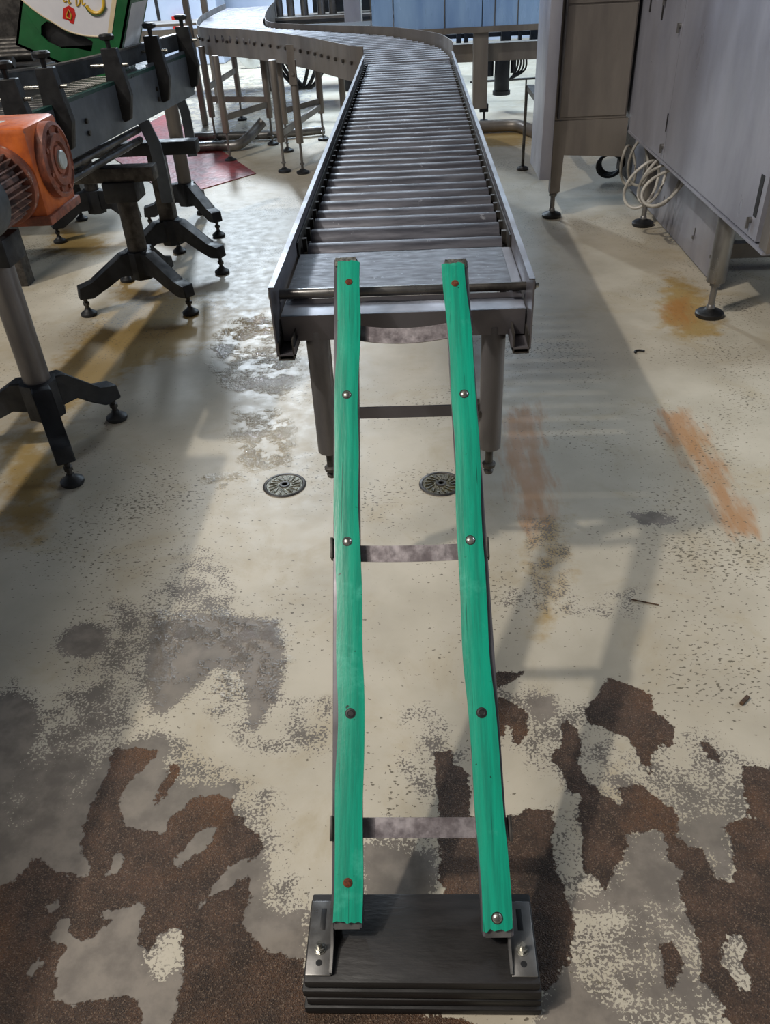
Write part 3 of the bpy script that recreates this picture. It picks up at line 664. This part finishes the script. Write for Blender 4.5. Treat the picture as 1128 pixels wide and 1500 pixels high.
# gear motor
gm = thing('gear_motor', 'orange gear motor with cooling fins on the near end of the belt conveyor', 'motor', (-1.36, 2.8, .87))
m = MB(); m.span((-1.53, 2.69, .885), (-1.232, 2.965, 1.17), .018); hs = m.build('gearbox', 'orange', gm)
m = MB(); m.lathe([(.118, 0), (.118, .03), (.106, .035), (.102, .028), (.084, .028), (.080, .038), (.058, .038), (.054, .028), (.045, .028), (.043, .036), (.03, .036)], (-1.235, 2.83, 1.045), (1, 0, 0), 40); fl_ = m.build('output_flange', 'orangedust', gm)
m = MB(); m.lathe([(.030, 0), (.030, .038), (.026, .042), (.001, .042)], (-1.230, 2.83, 1.045), (1, 0, 0), 28); m.build('shaft_cap', 'cap', fl_)
m = MB()
for k in range(8):
    a = k*math.pi/4+.3; m.cyl((-1.21, 2.83+.094*math.cos(a), 1.045+.094*math.sin(a)), (-1.198, 2.83+.094*math.cos(a), 1.045+.094*math.sin(a)), .008, seg=6)
m.build('flange_bolts', 'orangedust', fl_)
m = MB(); m.span((-1.50, 2.68, .87), (-1.222, 2.97, .90), .006); m.build('gearbox_foot', 'orangedust', gm)
m = MB(); m.cyl((-1.36, 2.69, 1.005), (-1.36, 2.655, 1.005), .125, seg=32, bev=.004); m.build('motor_flange', 'orangedust', gm)
m = MB(); m.cyl((-1.36, 2.66, 1.005), (-1.36, 2.47, 1.005), .088, seg=28)
for k in range(30):
    a = 2*math.pi*k/30; c, s_ = math.cos(a), math.sin(a)
    m.bar((-1.36+c*.099, 2.655, 1.005+s_*.099), (-1.36+c*.099, 2.48, 1.005+s_*.099), .005, .030, (c, 0, s_))
M['fins'] = mat('dusty_fins', srgb(140, 104, 90), srgb(66, 54, 52), .6, .1, 20, bump=.1)
m.build('finned_housing', 'fins', gm, False)
m = MB(); m.lathe([(.10, 0), (.118, .006), (.118, .09), (.10, .11), (.03, .112)], (-1.36, 2.485, 1.005), (0, -1, 0), 32); m.build('fan_cowl', 'fan', gm)
m = MB(); m.span((-1.40, 2.80, 1.164), (-1.35, 2.84, 1.170), .001); m.cyl((-1.42, 2.9, 1.16), (-1.42, 2.9, 1.18), .014, seg=6); m.build('vent_plug', 'cap', hs)

# crate
YC = 4.62
P0 = aty(23, 66, YC); P1 = aty(168, 128, YC); u = (P1-P0); WC = u.length; u.normalize(); n_ = Vector((0, 1, 0)); vv = n_.cross(u)*-1
if vv.z < 0: vv = -vv
HC, DC = .42, .34
cr = thing('bottle_crate', 'green plastic bottle crate with a white printed label tilted on the belt conveyor', 'crate', P0)
def cp(a, b, c=0.): return P0+u*a*WC+vv*b*HC+n_*c
m = MB()
def panel(poly, c0, c1): m.prism([cp(a, b, c0) for a, b in poly], n_*(c1-c0))
# front wall with a hand hole (one outline, the hole joined to it by a slit)
FP = lambda px, py, k=0.: aty(px, py, YC)-n_*k
hole = [(60, 51), (60, 38), (68, 31), (80, 35), (99, 48), (124, 54), (136, 61), (134, 76), (110, 71), (90, 71), (71, 62)]
m.prism([cp(0, 0), cp(1, 0), cp(1, 1), cp(0, 1), cp(0, .45)]+[FP(*q) for q in hole]+[FP(60, 51.2)]+[cp(0, .449)], n_*.012)
m.prism([cp(1, 0, 0), cp(1, 0, DC), cp(1, 1, DC), cp(1, 1, 0)], u*-.012)
m.prism([cp(0, 0, 0), cp(0, 0, DC), cp(0, 1, DC), cp(0, 1, 0)], u*.012)
m.prism([cp(0, 0, DC), cp(1, 0, DC), cp(1, 1, DC), cp(0, 1, DC)], n_*-.012)
m.prism([cp(0, 0, 0), cp(1, 0, 0), cp(1, 0, DC), cp(0, 0, DC)], vv*.012)
m.build('crate_body', 'crate', cr, False)
m = MB(); m.span((P0.x+.08, YC+.03, P0.z-.02), (P0.x+WC*.86, YC+.20, P0.z+.34)); m.build('dark_inside_box', 'black', cr, False)  # black box added to make the inside dark behind the hand hole
low = [(27, -6), (35, 2), (58, 20), (80, 34), (99, 45), (124, 52), (150, 54), (163, 56)]
m = MB(); m.prism([FP(x, y, .0015) for x, y in [(20, -60)]+low+[(171, 0), (178, -60)]], n_*.0012); lb = m.build('label', 'label', cr, False)
m = MB(); m.tube(smooth_path([FP(x, y, .003) for x, y in low], 4), .0035, 6); m.prism([FP(x, y, .0024) for x, y in ((157, 55), (163, 56), (171, 0), (178, -60), (172, -60), (164, 0))], n_*.001); m.build('label_border', 'tan', lb, False)
m = MB(); m.prism([FP(x, y, .003) for x, y in ((92, 27), (93, 12), (101, 8), (109, 13), (111, 22), (108, 35), (104, 34), (101, 30))], n_*.002)
m.build('label_emblem', 'red', lb, False)
m = MB(); m.tube([FP(x, y, .005) for x, y in ((98, 22), (101, 14), (105, 22), (104, 28), (99, 26))], .0035, 6, True); m.build('emblem_mark', 'gold', lb)
for pts, rad in (([(127, 8), (132, 15), (140, 19), (148, 17), (152, 9), (151, -4), (146, -14)], .013), ([(92, -8), (94, 2), (98, 1)], .006), ([(101, -10), (101, 5), (104, 3)], .006), ([(112, -12), (112, 7), (116, 6), (118, -4)], .006), ([(120, -10), (121, 7), (125, 4)], .005)):
    m = MB(); m.tube(smooth_path([FP(x, y, .003) for x, y in pts], 4), rad*.6, 8); m.build('label_lettering', 'gold', lb)
m = MB(); m.tube(smooth_path([FP(x, y, .006) for x, y in ((125, 9), (131, 18), (140, 23), (150, 20), (156, 10))], 4), .0025, 6); m.build('lettering_outline', 'greenprint', lb)
m = MB(); m.prism([cp(1, .18, .03)+u*.001, cp(1, .18, DC-.03)+u*.001, cp(1, .95, DC-.03)+u*.001, cp(1, .95, .03)+u*.001], u*.001); m.build('side_label', 'label', cr, False)

# second, higher machinery dark behind the crate
m = MB()
db = thing('machine_frame', 'dark machine frame with shafts behind the green crate at the upper left', 'machine', (-3, 6, 0))
m = MB(); m.span((-3.6, 4.6, 0), (-2.35, 4.7, 1.02)); m.span((-3.6, 5.2, .7), (-2.35, 7.2, 1.05), .01); m.span((-3.8, 6.6, 0), (-2.7, 6.9, .7)); m.build('frame', 'darksteel', db, False)
m = MB()
for k in range(6): m.cyl((-3.3, 5.35+k*.3, 1.1), (-2.4, 5.37+k*.3, 1.1), .03, seg=14)
m.build('shaft', 'darksteel', db)
m = MB(); m.span((-3.9, 7.2, 1.0), (-2.35, 7.5, 2.4), .01); m.build('guard_panel', 'darksteel', db, False)
m = MB(); m.span((-3.6, 5.2, 1.05), (-2.45, 5.25, 1.6)); m.build('guard_panel', 'darksteel', db, False)

# ------------------------------------------------------------------ right cabinet machine
rc = thing('filling_cabinet', 'large grey sheet metal machine cabinet standing on legs at the right edge', 'machine', (1.8, 4.8, 0))
XP = 1.36
m = MB(); m.span((XP+.02, 3.19, .56), (2.6, 6.30, 1.95)); m.build('body', 'darksteel', rc, False)
m = MB(); m.prism([(XP, 4.73, .535), (XP, 6.33, .53), (XP, 6.33, 2.0), (XP, 4.73, 2.0)], (.02, 0, 0)); d1 = m.build('cover_panel', 'bluesheet', rc, False)
m = MB(); m.prism([(XP, 3.27, .537), (XP, 4.722, .535), (XP, 4.722, 2.0), (XP, 3.27, 2.0)], (.02, 0, 0)); d2 = m.build('cover_panel', 'bluesheet', rc, False)
m = MB(); m.prism([(XP-.004, 3.17, .515), (XP-.004, 6.34, .522), (XP+.03, 6.34, .522), (XP+.03, 3.17, .515)], (0, 0, .013)); m.build('bottom_lip', 'bluesheet', rc, False)
m = MB(); m.span((XP-.002, 3.14, .53), (XP+.05, 3.225, 2.0), .004); m.build('corner_post', 'brownsteel', rc, False)
def latch(y, z, par, bl=False):
    m = MB(); m.cyl((XP, y, z), (XP-.012, y, z), .013, seg=14); m.bar((XP-.012, y, z+.012), (XP-.012, y, z-.034), .008, .012, (1, 0, 0)); o = m.build('latch', 'steel', par)
latch(5.95, .595, d1); latch(4.76, .60, d1); latch(4.76, 1.17, d1); latch(5.45, 1.30, d1); latch(5.1, 1.27, d1); latch(3.36, .60, d2); latch(3.75, 1.5, d2)
for y, z, a, b in ((4.75, .72, .02, .09), (3.33, .70, .035, .16), (5.42, 1.235, .03, .10), (5.14, 1.21, .03, .09)):
    MB().box((XP-.001, y, z), (.002, a, b)).build('keyhole_slot', 'black', rc, False)
m = MB(); m.prism([(1.57, 4.14, .02), (1.57, 6.2, .02), (1.57, 6.2, .53), (1.57, 4.14, .53)], (.02, 0, 0)); kp = m.build('kick_panel', 'bluesheet', rc, False)
m = MB()
for y in (4.28, 4.62, 5.3): m.cyl((1.57, y, .14), (1.558, y, .14), .010, seg=8); m.box((1.568, y, .17), (.002, .012, .04))
m.build('panel_screw', 'steel', kp)
def pleg(parent, x, y, z1, z0, r, padr=.07, sq=False, mt='steel'):
    m = MB()
    if sq: m.span((x-r, y-r, z0), (x+r, y+r, z1), .003)
    else: m.cyl((x, y, z1), (x, y, z0), r, seg=26, bev=.004)
    l = m.build('leg', mt, parent)
    m = MB(); m.cyl((x, y, z0), (x, y, .03), .016, seg=14); m.lathe([(.026, 0), (.026, .016), (.016, .02)], (x, y, z0-.02), seg=6); m.lathe([(.022, 0), (.02, .02), (.013, .03)], (x, y, .035), seg=16); m.build('levelling_bolt', 'steel', l)
    m = MB(); m.lathe([(padr*.95, 0), (padr, .006), (padr, .02), (padr*.86, .028), (padr*.5, .032), (padr*.3, .044)], (x, y, 0), seg=32); m.build('foot_pad', 'black', l)
pleg(rc, 1.440, 3.815, .53, .175, .045, .068); pleg(rc, 1.469, 5.344, .53, .17, .045, .068)
m = MB(); m.span((1.60, 4.38, .09), (3.2, 4.44, .17)); m.build('base_beam', 'brownsteel', rc, False)
m = MB(); m.span((1.62, 6.4, .0), (1.9, 6.9, .5)); m.build('rear_support', 'darksteel', rc, False)

# far box on legs
fb = thing('steel_cabinet', 'dull brown grey steel cabinet on legs left of the large cabinet', 'machine', (1.1, 5.9, 0))
m = MB(); m.span((.882, 5.58, .605), (1.335, 6.5, 2.0), .004); m.build('body', 'brownsteel', fb, False)
m = MB(); m.span((.90, 5.572, .625), (1.325, 5.58, 1.225), .002); m.build('front_panel', 'brownsteel', fb, False)
m = MB(); m.span((.90, 5.572, 1.235), (1.325, 5.58, 2.0), .002); m.build('front_panel', 'brownsteel', fb, False)
m = MB(); m.prism([(.878, 5.575, .605), (1.35, 5.575, .605), (1.35, 5.575, .375), (.960, 5.575, .40), (.952, 5.575, .17), (.886, 5.575, .17), (.886, 5.575, .55)], (0, .05, 0)); m.build('apron', 'brownsteel', fb, False)
pleg(fb, .915, 5.61, .40, .16, .03, .065, True, 'brownsteel')
m = MB(); m.cyl((.905, 5.56, .62), (.905, 5.56, 2.0), .008, seg=8); m.build('edge_bead', 'steel', fb)
m = MB(); m.span((.800, 5.49, .27), (.872, 5.98, 2.4), .006); m.build('side_column', 'bluesheet', fb)
m = MB(); m.cyl((.872, 6.98, .62), (.872, 6.98, .03), .012, seg=10); m.lathe([(.045, 0), (.048, .01), (.04, .022), (.018, .03)], (.872, 6.98, 0)); m.span((.872, 6.45, .58), (.93, 7.0, .62)); m.build('rear_foot', 'darksteel', fb)
# cables hanging under the cabinet
def coil(px, py, rx, rz, Y, tilt, ph, mt, label, turns=1.0):
    c = aty(px, py, Y); m = MB(); pts = []
    for k in range(26):
        a = 2*math.pi*k/26+ph; x = rx*math.cos(a); z = rz*math.sin(a)
        pts.append(c+Vector((x*math.cos(tilt)-z*math.sin(tilt), .03*math.sin(a*2+ph), x*math.sin(tilt)+z*math.cos(tilt))))
    m.tube(pts, .009, 8, True); o = m.build('cable_coil', mt); tag(o, label, 'cable', 'cable loops hanging under the large cabinet'); return o
M['cablegrey'] = mat('grey_cable', srgb(150, 146, 138), srgb(120, 116, 110), .45, 0, 12, bump=0)
cs = ((941, 270, .085, .14, 5.05, -.42, 'cable', 'whitest cable loop of the bundle, hanging lowest to the left'),
 (958, 262, .06, .14, 4.95, -.35, 'cable', 'narrow white cable loop in the middle of the bundle under the cabinet'),
 (968, 270, .10, .13, 4.85, -.75, 'cablegrey', 'grey cable loop slanting to the right of the bundle under the cabinet'),
 (975, 272, .075, .14, 4.8, -.95, 'cable', 'pale cable loop at the right end of the bundle, close under the panel edge'),
 (935, 240, .06, .13, 5.3, .1, 'cablegrey', 'upright grey cable loop at the upper left of the bundle'),
 (920, 243, .045, .12, 5.45, .15, 'cablegrey', 'smallest grey cable loop nearest the brown grey cabinet'))
for px, py, rx, rz_, Y, tl, mt, lb_ in cs: coil(px, py, rx, rz_, Y, tl, 0, mt, lb_)
c = aty(903, 238, 6.4)-Vector((.05, 0, .02))
for k in range(3):
    m = MB(); m.tube([c+Vector((.09*math.cos(a)+.02*k, .05*k, .08*math.sin(a))) for a in np.linspace(0, 6.28, 22)[:-1]], .012, 8, True); o = m.build('hose', 'black')
    tag(o, 'coiled black hose in the dark under the brown grey cabinet', 'hose', 'black hose coils')

# ------------------------------------------------------------------ background machine
bg = thing('bottling_machine', 'big bottling machine frame with blue tinted guards behind the conveyors', 'machine', (.3, 9.3, 0))
m = MB(); m.span((.585, 9.0, .14), (.73, 9.14, .86), .006); m.span((.60, 9.04, .86), (.72, 9.12, 2.2)); pb = m.build('post', 'brownsteel', bg, False)
m = MB(); m.cyl((.71, 9.1, .16), (.71, 9.1, .02), .012, seg=8); m.span((.66, 9.05, .10), (.75, 9.13, .17)); m.lathe([(.045, 0), (.04, .02)], (.71, 9.1, 0)); m.build('foot', 'black', pb)
m = MB(); m.span((.2, 9.15, .545), (2.4, 9.28, .705), .005); m.build('beam', 'brownsteel', bg, False)
m = MB(); m.span((-.43, 8.95, .815), (2.4, 9.2, .865)); m.build('sill', 'brownsteel', bg, False)
m = MB(); m.span((-.40, 8.98, .86), (-.2, 9.0, 2.2)); m.build('tinted_guard', 'blue', bg, False)
m = MB(); m.span((-.19, 8.98, .86), (.655, 9.0, 2.2)); m.build('tinted_guard', 'blue', bg, False)
m = MB(); m.span((.665, 8.98, .86), (1.6, 9.0, 2.2)); m.build('tinted_guard', 'blue', bg, False)
m = MB()
for x in (-.41, -.195, .30, .78, 1.0): m.span((x-.004, 8.97, .86), (x+.004, 8.98, 2.2))
m.build('guard_edge', 'steel', bg, False)
m = MB()
for x, w_ in ((.25, .08), (.44, .05), (.52, .04), (.9, .10), (1.08, .03), (1.2, .09), (1.36, .1)): m.span((x, 9.5, .60), (x+w_, 9.6, .87))
m.span((.2, 9.55, .72), (1.8, 9.65, .76)); m.build('lower_mechanism', 'castblack', bg, False)
m = MB(); m.span((-3.6, 11.9, .80), (-.3, 12.5, .83)); m.span((-3.6, 11.95, .55), (-.3, 12.0, .76)); m.span((-2.0, 11.9, 0), (-1.9, 12.0, .8)); m.span((.0, 11.9, 0), (.1, 12, .8)); m.build('table', 'brownsteel', bg, False)
m = MB(); m.span((-2.05, 11.88, .765), (-.2, 11.95, .80)); m.span((-1.35, 12.6, .8), (.2, 12.7, 2.2)); m.build('dark_rail', 'castblack', bg, False)
m = MB(); m.span((-.86, 11.6, .55), (-.655, 11.75, 2.2), .01); m.build('post', 'bluesheet', bg, False)
m = MB(); m.span((-.655, 11.62, .55), (-.64, 11.7, 2.2)); m.build('post_edge_highlight', 'white', bg, False)  # white strip paints the bright reflection along the post edge
for i, x in enumerate((-1.75, -1.6, -1.42, -1.2, -1.05, -.5, -.3, -.1)):
    zt = 1.02+.04*(i % 3); m = MB(); m.lathe([(.05, 0), (.05, zt-.83), (.018, zt-.82), (.018, .67)], (x, 12.2, .83), seg=14); m.build('valve', 'steel', bg)
m = MB(); m.span((-1.85, 12.1, 1.06), (0, 12.3, 1.16)); m.build('valve_manifold', 'darksteel', bg, False)
# dark drive hanging under it, hoses
dm = thing('hanging_drive', 'black drive motor hanging below the beam with hoses, beyond the steel post', 'motor', (.93, 9.6, .3))
c = aty(735, 120, 9.7)
m = MB(); m.cyl((c.x, 9.7, .60), (c.x, 9.7, .20), .08, seg=20, bev=.01); m.cyl((c.x, 9.7, .2), (c.x, 9.7, .16), .095, seg=20); m.build('motor_body', 'castblack', dm)
m = MB(); m.cyl((c.x+.12, 9.72, .56), (c.x+.12, 9.72, .36), .03, seg=12); m.cyl((c.x-.14, 9.72, .6), (c.x-.14, 9.72, .34), .05, seg=12); m.build('motor_bracket', 'castblack', dm)
m = MB()
for k in range(4):
    m.tube(smooth_path([(c.x+.05+.05*k, 9.7, .6), (c.x+.16+.03*k, 9.7, .5), (c.x+.15+.03*k, 9.72, .38), (c.x+.08, 9.7, .30)], 4), .010, 6)
    m.tube(smooth_path([(c.x-.08-.05*k, 9.8, .62), (c.x-.15-.04*k, 9.8, .48), (c.x-.10, 9.8, .40)], 4), .012, 6)
m.build('motor_hose', 'black', dm)
m = MB(); m.cyl((c.x-.3, 10.4, .20), (c.x+.6, 10.4, .21), .012, seg=8); m.cyl((c.x+.35, 10.4, .2), (c.x+.35, 10.4, .0), .010, seg=8); m.build('stay', 'darksteel', dm)
# dark equipment under the curve
um = thing('drive_cluster', 'dark drive gear with hoses seen between the curved conveyor legs', 'machine', (-1.0, 9.8, 0))
m = MB(); m.span((-1.65, 10.6, .45), (-.4, 11.2, .80), .02); m.cyl((-.8, 10.5, .50), (-.8, 10.5, .16), .10, seg=18); m.cyl((-.55, 10.5, .50), (-.55, 10.5, .24), .13, seg=18); m.build('gear_housing', 'castblack', um)
m = MB()
for k in range(3): m.tube(smooth_path([(-1.6+.07*k, 9.8, .72), (-1.42+.05*k, 9.8, .42), (-1.25+.05*k, 9.8, .30), (-1.15+.1*k, 9.8, .52)], 5), .02, 8)
m.build('gear_hose', 'black', um)
# pipes
def pipe(pts, r, label, mt='steel'):
    o = MB().tube(smooth_path(pts, 5), r, 14).build('floor_pipe', mt); tag(o, label, 'pipe'); return o
pipe([at(280, 216, .05), at(310, 214, .05), at(345, 213, .05), at(362, 203, .09), at(378, 186, .16), at(385, 178, .2)], .045, 'bright steel pipe on the floor under the curved conveyor, bending up at its end')
pipe([at(280, 200, .05), at(330, 199, .05), at(400, 197, .05), at(475, 190, .05)], .04, 'straight steel pipe lying behind the bent one under the curved conveyor')
pipe([at(690, 187, .06), at(720, 185, .06), at(755, 184, .06), at(775, 190, .05), at(800, 200, .05)], .055, 'dull steel pipe on the floor between the bottling machine and the tall post', 'brownsteel')
# white reel far back
c = aty(367, 75, 14.5); m = MB(); m.lathe([(.19, 0), (.2, .01), (.2, .09), (.18, .1)], (c.x, 14.5, .2), (0, -1, 0), 30); rl = m.build('hose_reel', 'white'); tag(rl, 'white round reel against the back wall under the curved conveyor', 'reel')
m = MB(); m.cyl((c.x, 14.42, .2), (c.x, 14.38, .2), .06, seg=16); child_of(m.build('reel_hub', 'fan'), rl)
# cabinets and posts in front of the back wall, upper left
lf = thing('wall_cabinet', 'pale blue grey control cabinet with a dark framed screen at the back left', 'cabinet', (-4.2, 15, 0))
m = MB(); m.span((-6.0, 15.2, 0), (-3.2, 15.9, 2.6), .02); m.build('cabinet_body', 'wall', lf, False)
m = MB(); m.span((-4.78, 15.17, .62), (-4.15, 15.2, 2.0), .005); sc_ = m.build('screen_frame', 'castblack', lf, False)
m = MB(); m.span((-4.73, 15.16, .67), (-4.2, 15.17, 1.95)); m.build('screen', 'wall', sc_, False)
m = MB(); m.span((-3.95, 15.12, .55), (-3.75, 15.2, .72)); m.build('red_switch', 'red', lf, False)
def col(px, py, Y, r, z1, label):
    p = aty(px, py, Y); o = MB().span((p.x-r, Y-r, 0), (p.x+r, Y+r, z1), .004).build('guard_post', 'brownsteel'); tag(o, label, 'post')
col(276, 30, 9.6, .03, 2.2, 'thin brown steel post just left of the curved conveyor end')
col(300, 12, 11.2, .035, 2.2, 'thin dark steel post behind the far end of the curved conveyor')
